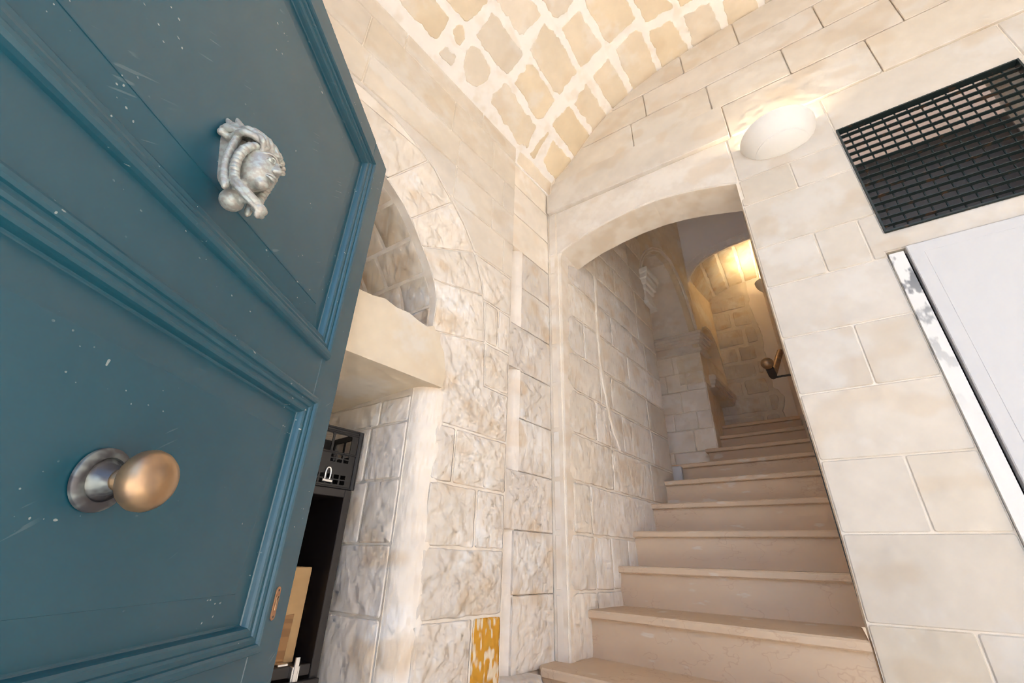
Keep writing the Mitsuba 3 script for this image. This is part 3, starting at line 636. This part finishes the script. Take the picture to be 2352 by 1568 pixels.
MP = [(-.002, 0), (0, .006), (.003, .012), (.008, .0155), (.014, .0155), (.018, .013), (.0195, .0085), (.022, .0085), (.027, .0095), (.0315, .0075), (.033, .004), (.037, .004), (.042, .0045), (.046, .002), (.048, -.003), (.050, -.010), (.052, -.012)]
PPf = [(.050, -.012), (.054, -.0125), (.105, -.004), (.1055, -.0025), (.108, -.0022)]
def rects(prof, p):
    s0, s1, z0, z1 = p; v = []
    for d, n in prof: v.append(S_door([s0 + d, s1 - d, s1 - d, s0 + d], [z0 + d, z0 + d, z1 - d, z1 - d], n))
    v = np.vstack(v); f = []
    for k in range(len(prof) - 1):
        for i in range(4):
            j = (i + 1) % 4; f += [(k * 4 + i, k * 4 + j, k * 4 + 4 + j), (k * 4 + i, k * 4 + 4 + j, k * 4 + 4 + i)]
    return v, f
for p in PAN:
    add(child('door_1', 'moulding'), rects(MP, p), 'teal_paint')
    v, f = rects(PPf, p); e = len(v) - 4; f = f + [(e, e + 1, e + 2), (e, e + 2, e + 3)]
    add(child('door_1', 'panel'), (v, f), 'teal_paint')
# knob
ko = S_door([.527], [.0757], 0)[0]
add('door_1__door_knob', lathe([(0, .086), (.010, .0855), (.020, .083), (.029, .078), (.0345, .071), (.0368, .064), (.036, .056), (.032, .049), (.024, .044), (.016, .0415), (.0115, .040), (.010, .036), (.0105, .030), (.013, .026), (.0125, .022), (.0105, .019)], ko, nD, 64), 'worn_brass', smooth=True, label='round worn brass pull knob on the door')
add('door_1__door_knob__rosette', lathe([(.0125, .022), (.0165, .016), (.019, .011), (.022, .007), (.0255, .0045), (.0265, .008), (.028, .0085), (.033, .0075), (.0375, .005), (.0385, .003), (.0385, 0)], ko, nD, 64), 'dull_brass', smooth=40, label='tarnished grey round back plate')
# keyhole plate
kc = S_door([1.0165], [-.0935], 0)[0]
st = LineString([(0, -.022), (0, .022)]).buffer(.0085, quad_segs=8)
SK = lambda u, v, d=0.0: kc + col(u) * Dd + col(v) * Z + col(d * np.ones(np.size(u))) * nD
add('door_1__keyhole_plate', slab(st, SK, proud=.002, thick=.003, bevel=.0008, step=.02), 'copper_plate', label='small worn copper keyhole plate')
add('door_1__keyhole_plate__lock_cylinder', slab(unary_union([Point(0, .009).buffer(.0062), box(-.0035, -.013, .0035, .009)]), SK, proud=.0036, thick=.004, bevel=.0008, step=.02), 'worn_brass')
add('door_1__keyhole_plate__keyway', slab(box(-.0008, .006, .0008, .013), SK, proud=.0039, thick=.002, bevel=.0002, step=.02), 'matt_black')
for b in (-.024, .024): add(child('door_1__keyhole_plate', 'screw'), slab(Point(0, b).buffer(.0022, quad_segs=4), SK, proud=.0026, thick=.002, bevel=.0004, step=.02), 'dark_metal')

# knocker: a classical head with hair, braids, a looped swag and striker ball
def KP(a, b, c): return np.array([a, c, b])           # local: a along the door, b up, c out
def ell(c, r, n=24):
    return m3.Manifold.sphere(1.0, n).scale(list(r)).translate(list(c))
def chain(pts, rr, n=12):
    out = []
    sp = [m3.Manifold.sphere(float(r), n).translate([float(x) for x in p]) for p, r in zip(pts, rr)]
    for a, b in zip(sp, sp[1:]): out.append(m3.Manifold.batch_hull([a, b]))
    return m3.Manifold.batch_boolean(out, m3.OpType.Add)
def curve(ctrl, n=9):
    c = np.array(ctrl, float); t = np.linspace(0, 1, len(c)); tt = np.linspace(0, 1, n)
    from scipy.interpolate import CubicSpline
    return CubicSpline(t, c)(tt)
U = lambda L: m3.Manifold.batch_boolean(L, m3.OpType.Add)
face = [ell(KP(0, -.004, .058), (.0275, .034, .041)), ell(KP(0, .012, .050), (.031, .040, .034)), ell(KP(0, -.036, .075), (.012, .012, .011)), ell(KP(.013, -.014, .072), (.011, .012, .014)), ell(KP(-.013, -.014, .072), (.011, .012, .014)), m3.Manifold.batch_hull([ell(KP(0, -.034, .052), (.015, .010, .014), 16), ell(KP(0, -.056, .040), (.017, .008, .013), 16)])]
head = U(face)
for s in (-1, 1): head = head - ell(KP(s * .0125, .0070, .0970), (.0092, .0075, .0070))
def soften(man, it, res=.003):
    mm = man.refine_to_length(res).to_mesh(); t = trimesh.Trimesh(np.array(mm.vert_properties[:, :3], float), np.array(mm.tri_verts), process=True)
    trimesh.smoothing.filter_laplacian(t, lamb=.5, iterations=it)
    return m3.Manifold(m3.Mesh(np.array(t.vertices, np.float32), np.array(t.faces, np.uint32)))
soft = soften(head, 10)
if soft.volume() > 1e-6: head = soft
more = [m3.Manifold.batch_hull([m3.Manifold.sphere(.0030, 12).translate(KP(0, .012, .0895).tolist()), m3.Manifold.sphere(.0046, 12).translate(KP(0, -.008, .0995).tolist()), m3.Manifold.sphere(.0044, 12).translate(KP(.0036, -.0095, .093).tolist()), m3.Manifold.sphere(.0044, 12).translate(KP(-.0036, -.0095, .093).tolist())]),
        ell(KP(.0052, -.0105, .0935), (.0030, .0026, .0036), 12), ell(KP(-.0052, -.0105, .0935), (.0030, .0026, .0036), 12),
        chain(curve([KP(-.0105, -.0222, .0835), KP(-.004, -.0200, .0925), KP(0, -.0208, .0940), KP(.004, -.0200, .0925), KP(.0105, -.0222, .0835)], 11), [.0012, .0018, .0022, .0026, .0026, .0022, .0026, .0026, .0022, .0018, .0012]),
        chain(curve([KP(-.0095, -.0236, .0835), KP(0, -.0262, .0930), KP(.0095, -.0236, .0835)], 9), [.0012, .0018, .0024, .0030, .0034, .0030, .0024, .0018, .0012])]
for s in (-1, 1):
    more += [ell(KP(s * .0125, .0068, .0868), (.0062, .0043, .0050), 16), chain(curve([KP(s * .0048, .0060, .0900), KP(s * .0118, .0112, .0912), KP(s * .0195, .0060, .0800)], 9), [.0011] * 9),
             chain(curve([KP(s * .0048, .0058, .0900), KP(s * .0125, .0026, .0895), KP(s * .0195, .0058, .0800)], 9), [.0009] * 9),
             chain(curve([KP(s * .0025, .0130, .0905), KP(s * .0100, .0178, .0905), KP(s * .0180, .0170, .0830), KP(s * .0240, .0110, .0720)], 9), [.0018, .0021, .0022, .0022, .0021, .0020, .0018, .0016, .0013])]
face_m = head + U(more)
hair = []
for k, th in enumerate(np.linspace(-1.5, 1.5, 15)):
    s, c = math.sin(th), math.cos(th); w = .004 * (-1) ** k
    hair.append(chain(curve([KP(.022 * s, .018 + .013 * c, .086 - .012 * abs(s)), KP(.033 * s + w, .030 + .022 * c, .074), KP(.042 * s - w, .034 + .034 * c, .052), KP(.040 * s + w, .036 + .044 * c, .026), KP(.044 * s, .038 + .046 * c, .008)]), np.linspace(.0048, .0066, 9)))
for k, (a, b, c, l) in enumerate([(-.020, .068, .020, .024), (-.002, .070, .024, .030), (.016, .066, .024, .026), (-.030, .058, .016, .018), (.028, .056, .018, .018)]):
    hair.append(chain([KP(a, b, c), KP(a * 1.1, b + l * .6, c - .006), KP(a * 1.25, b + l * 1.25, c - .014)], [.0105, .0085, .0035]))
for s in (-1, 1):
    pts = curve([KP(s * .031, .020, .066), KP(s * .038, .000, .056), KP(s * .037, -.025, .052), KP(s * .032, -.050, .054), KP(s * .026, -.066, .060)], 15)
    for k, p in enumerate(pts): hair.append(ell(p, (.0075 + .0008 * (k % 2), .0088, .0058), 14))
    pts = curve([KP(s * .036, .034, .034), KP(s * .039, .000, .034), KP(s * .037, -.034, .036), KP(s * .031, -.066, .044)], 17)
    for k, p in enumerate(pts): hair.append(ell(p, (.0058 + .0010 * (k % 2), .0060, .0125), 14))
hair_m = U(hair)
swag = []
for off, r in ((0, .0065), (.010, .0042)):
    swag.append(chain(curve([KP(-.030, -.052 - off * .4, .052), KP(-.027, -.072 - off, .072), KP(-.012, -.086 - off, .088), KP(0, -.090 - off, .092), KP(.012, -.086 - off, .088), KP(.027, -.072 - off, .072), KP(.030, -.052 - off * .4, .052)], 17), [r] * 17))
swag_m = U(swag + [m3.Manifold.batch_hull([ell(KP(0, -.094, .092), (.011, .010, .008), 16), ell(KP(0, -.106, .090), (.006, .004, .005), 16)])])
ball_m = U([ell(KP(.000, -.072, .036), (.0185, .0185, .0185), 32), chain([KP(.0, -.072, .036), KP(.0, -.070, .070)], [.008, .006])])
plate_m = m3.Manifold.batch_hull([ell(KP(0, .045, .001), (.032, .042, .014), 32), ell(KP(.012, -.02, .001), (.020, .018, .010), 32), ell(KP(.004, .0, .03), (.024, .024, .010), 32)])
KO = S_door([.502], [.592], 0)[0]; axK = np.array([Dd, nD, Z])
def kadd(key, man, label=None, res=.0035, sm=2):
    man = man.refine_to_length(res); mm = man.to_mesh(); t = trimesh.Trimesh(np.array(mm.vert_properties[:, :3], float), np.array(mm.tri_verts), process=True)
    if sm: trimesh.smoothing.filter_taubin(t, iterations=sm * 2)
    t.vertices = np.array(t.vertices) @ axK + KO
    add(key, t, 'bronze', smooth=True, label=label)
kadd('door_1__door_knocker', face_m, 'verdigris bronze door knocker in the form of a classical head')
kadd('door_1__door_knocker__hair', hair_m, 'wavy hair and braids'); kadd('door_1__door_knocker__swag', swag_m); kadd('door_1__door_knocker__striker_ball', ball_m); kadd('door_1__door_knocker__back_plate', plate_m, sm=0, res=.006)

# ================================================================== THINGS IN THE NICHE
lint = Polygon([(-.10, .575), (.993, .575), (1.005, .63), (.985, .72), (.965, .745), (.95, .80), (.935, .79), (.92, .812), (.89, .793), (.84, .800), (.80, .812), (.74, .808), (.69, .820), (.64, .808), (.60, .806), (.4, .80), (-.10, .80)])
v1 = bed(lint, S_west(PP - .012), 0, back=(-.55, 0, -.03), step=.05)
add('stone_shelf', v1, 'stone_smooth', uv=(.86, .85), label='thick golden stone slab bridging the arched niche above the black cabinet', cat='stone slab')
PC = 1.455
SC = S_west(PC); axW = np.array([Wd, nW, Z])
def wbox(t0, t1, z0, z1, d0, d1, b=.002): return bevbox(SC([(t0 + t1) / 2], [(z0 + z1) / 2], (d0 + d1) / 2)[0], (t1 - t0, d1 - d0, z1 - z0), axW, b)
meta('storage_cabinet', 'open black cabinet standing in the niche behind the teal door', 'cabinet')
TR, TL = .858, .26
add('storage_cabinet__side', wbox(TR - .026, TR, -.865, .203, -.24, 0), 'cabinet_black'); add('storage_cabinet__side_001', wbox(TL, TL + .026, -.865, .203, -.24, 0), 'cabinet_black')
add('storage_cabinet__top', wbox(TL + .026, TR - .026, .177, .203, -.24, 0), 'cabinet_black')
add('storage_cabinet__shelf', wbox(TL + .026, TR - .026, -.318, -.29, -.24, -.004), 'cabinet_black'); add('storage_cabinet__back', wbox(TL + .026, TR - .026, -.865, .177, -.24, -.228), 'matt_black')
add('storage_cabinet__door', wbox(TL + .03, TR - .004, -.84, -.325, .002, .02), 'cabinet_black')
add('storage_cabinet__hinge', cat(wbox(.773, .786, -.352, -.268, .008, .014, .001), wbox(.768, .773, -.35, -.29, -.004, .012, .001), wbox(.786, .791, -.35, -.29, -.004, .012, .001)), 'steel', label='bright steel hinge arm')
add('storage_cabinet__hinge_plate', wbox(.735, .765, -.290, -.284, -.04, -.01, .001), 'steel'); add('storage_cabinet__catch', wbox(.69, .70, .166, .177, -.05, -.03, .001), 'steel')
bx = wbox(.42, .795, -.289, -.038, -.215, -.045, .002)
add('cardboard_box', bx, 'cardboard', label='brown cardboard box inside the black cabinet', cat='box')
SX = S_west(PC + .045)
add('cardboard_box__tape', slab(Polygon([(.42, -.287), (.765, -.287), (.768, -.165), (.70, -.172), (.42, -.165)]), SX, proud=.0012, thick=.001, bevel=.0004, step=.1), 'brown_tape', label='strip of brown parcel tape')
add('cardboard_box__tape_001', slab(box(.60, -.09, .715, -.06), SX, proud=.0010, thick=.001, bevel=.0003, step=.1), 'brown_tape')
tm = meshkit.text_mesh('22', .016, .0006); tv = np.array(tm.vertices); tv = SX(.712 - tv[:, 1], -.150 + tv[:, 0], .0012 + tv[:, 2])
add('cardboard_box__printed_mark', (tv, np.array(tm.faces)), 'green_ink')
# crate on top
meta('plastic_crate', 'black openwork plastic crate on top of the cabinet', 'crate')
CT = (.50, .862); CZ = (.206, .412)
SCr = S_west(PC + .012)
def lattice(w, z0, z1):
    h = []
    n = 2 if w > .3 else 1
    xs = np.linspace(.030, w - .030, 2 * n + 1)
    for a, b in zip(xs, xs[1:]): h.append(box(a + .004, z1 - .085, b - .004, z1 - .022).buffer(-.006).buffer(.006))
    g = (w - .06) / 12
    for i in range(12):
        for (za, zb_) in ((z0 + .012, z0 + .026), (z0 + .030, z0 + .044)): h.append(box(.030 + g * i + .003, za, .030 + g * (i + 1) - .003, zb_))
        if i in (0, 1, 2, 9, 10, 11):
            for za in (z1 - .105, z1 - .120): h.append(box(.030 + g * i + .003, za, .030 + g * (i + 1) - .003, za + .011))
    return box(0, z0, w, z1).difference(unary_union(h))
w = CT[1] - CT[0]
fr = lattice(w, *CZ)
for nm, sf in (('front_panel', lambda u, v, d=0.0: SCr(np.asarray(u) + CT[0], v, d)), ('back_panel', lambda u, v, d=0.0: SCr(np.asarray(u) + CT[0], v, np.asarray(d) - .21))):
    add(child('plastic_crate', nm), bed(fr, sf, 0, depth=.004), 'black_plastic')
sd = lattice(.21, *CZ)
c0 = SCr([CT[1]], [0], 0)[0]; c1 = SCr([CT[0]], [0], 0)[0]
for c in (c0, c1): add(child('plastic_crate', 'side_panel'), bed(sd, S_line((c[0], c[1]), -nW[:2]), 0, depth=.004), 'black_plastic')
add(child('plastic_crate', 'rim'), cat(*[tube(SCr([a, b], [z, z], [0, 0]), .004, 8) for z in (CZ[0] + .002, CZ[1] - .002, CZ[1] - .016, CZ[1] - .088) for a, b in ((CT[0], CT[1]),)]), 'black_plastic')
for t in CT: add(child('plastic_crate', 'corner_post'), tube(SCr([t, t], list(CZ), [-.004, -.004]), .011, 14), 'black_plastic')
bt = bed(box(0, 0, w, .20), lambda u, v, d=0.0: SCr(np.asarray(u) + CT[0], np.full(np.size(u), CZ[0] + .006) , 0) - col(v) * nW + col(d * np.ones(np.size(u))) * Z, 0, depth=.004)
add(child('plastic_crate', 'bottom_panel'), bt, 'black_plastic')
sh = curve([(.752, .226, -.012), (.752, .262, -.012), (.760, .270, -.012), (.768, .262, -.012), (.768, .226, -.012)], 15)
add(key_of('steel_shackle'), cat(tube(SCr(sh[:, 0], sh[:, 1], sh[:, 2] + .016), .0035, 10), tube(SCr([.742, .778], [.226, .226], [.004, .004]), .006, 10)), 'steel', smooth=40, label='small bright steel shackle at the front of the black crate', cat='shackle')

# ================================================================== BACK WALL THINGS
meta('ventilation_grille', 'dark iron grating of flat bars set in the wall above the white door', 'grille')
g0x, g1x, g0z, g1z = .484, 1.07, 1.186, 1.79
fw_ = .006
for a in ((g0x, g0x + fw_, g0z, g1z), (g1x - fw_, g1x, g0z, g1z), (g0x + fw_, g1x - fw_, g0z, g0z + fw_), (g0x + fw_, g1x - fw_, g1z - fw_, g1z)):
    add(child('ventilation_grille', 'frame'), boxm(((a[0] + a[1]) / 2, YB + .010, (a[2] + a[3]) / 2), (a[1] - a[0] - .0002, .034, a[3] - a[2] - .0002)), 'grille_iron')
NB = 16
for k in range(1, NB): add(child('ventilation_grille', 'bar'), boxm(((g0x + g1x) / 2, YB + .012, g0z + (g1z - g0z) * k / NB), (g1x - g0x - .013, .019, .003)), 'grille_iron')
for k in range(1, 14): add(child('ventilation_grille', 'cross_rod'), tube([(g0x + (g1x - g0x) * k / 14, YB + .0265, z) for z in (g0z + .006, g1z - .006)], .0032, 6), 'grille_iron')
add('wall_recess', cat(boxm((1.02, 2.82, 2.3), (1.36, .04, 2.8)), boxm((.42, 2.45, 2.3), (.04, .70, 2.8)), boxm((1.66, 2.45, 2.3), (.04, .70, 2.8)), boxm((1.04, 2.45, 1.07), (1.2, .70, .04))), 'white_plaster', kind='structure')
add(key_of('meter_box'), bevbox((.80, 2.32, 1.485), (.70, .12, .786), None, .008), 'grey_box', label='dark grey box in the recess behind the iron grating', cat='box')
meta('door_2', 'white flush door in an old frame at the right of the stair opening', 'door', kind='structure')
add('door_2__leaf', bevbox((.708, YB + .006, .11), (.380, .04, 1.975), None, .003), 'white_paint')
add('door_2__panel', bevbox((.708, YB - .012, .11), (.300, .006, 1.89), None, .002), 'white_paint')
add('door_2__frame', cat(boxm((.4855, YB + .004, .10), (.044, .03, 1.96))), 'old_frame', label='weathered grey and white door frame')
add('door_2__gap', boxm((.510, YB + .030, .10), (.016, .03, 1.96)), 'matt_black')
add('trim_1', boxm((.058, YB + .20, .75), (.012, .05, 1.9)), 'dark_metal', kind='structure')

def sconce(base, o, R, into, along, label, scale=1.0, rad=30.0, colr=(1, .80, .52)):
    key = key_of(base); meta(key, label, 'wall lamp')
    pr = [(R, .006), (R * .995, 0), (R * .985, -.012), (R * .93, -.042 * scale), (R * .84, -.070 * scale), (R * .72, -.090 * scale), (R * .69, -.092 * scale), (R * .69, -.095 * scale), (R * .60, -.106 * scale), (R * .36, -.120 * scale), (R * .12, -.127 * scale), (.0, -.128 * scale)]
    inn = [(r * .95, h + .006) for r, h in pr[::-1]]
    add(key + '__shade', lathe(pr + inn, o, [0, 0, 1], 40, math.pi, ref=along), 'lamp_plaster', smooth=30)
    bulb = trimesh.creation.icosphere(2, .022); bulb.apply_translation(np.array(o) - np.asarray(into) * .055 + [0, 0, -.028])
    add(key + '__bulb', bulb, 'lamp_plaster', emitter={'type': 'area', 'radiance': rgb(*[rad * c for c in colr])})
    return key
sconce('wall_lamp', (.272, YB - .002, 1.90), .163, (0, 1, 0), (-1, 0, 0), 'white plaster uplighter bowl on the wall above the stair opening', rad=LAMP)
sconce('wall_lamp', (.135 - .012 * 4.35 + .028, 4.35, 2.56), .09, (1, 0, 0), (0, 1, 0), 'small glowing uplighter half hidden behind the right side of the stair opening', .8, LAMP2, (1, .72, .36))

# ---- handrail
meta('handrail', 'brass and iron stair handrail with a ball end, seen through the opening', 'handrail')
def hp_(x, z, Y): return np.array([x * Y, Y, z * Y])
J = hp_(-.008, .3625, 3.62); Bl = hp_(-.0125, .391, 3.46); Tp = hp_(.0165, .412, 4.10)
add('handrail__rail', tube([J, J + (Tp - J) * .5, Tp], [.027, .026, .025], 16), 'worn_brass', smooth=40)
add('handrail__end_stub', tube([Bl + (J - Bl) * .3, J, J + (J - Bl) * .12], [.027, .028, .024], 16), 'dark_metal', smooth=40)
add('handrail__ball', trimesh.creation.icosphere(3, .043).apply_translation(Bl), 'worn_brass', smooth=True, label='round brass ball end')
add('handrail__bracket', tube([J + [.0, .02, -.012], J + [.15, .02, -.012]], .008, 8), 'dark_metal'); add('handrail__bracket_001', tube([Tp + [0, -.02, 0], Tp + [.12, -.02, 0]], .007, 8), 'dark_metal')
add('handrail__scroll', trimesh.creation.icosphere(2, .020).apply_translation(Tp + np.array([.045, -.1, -.06])), 'dark_metal', smooth=True)
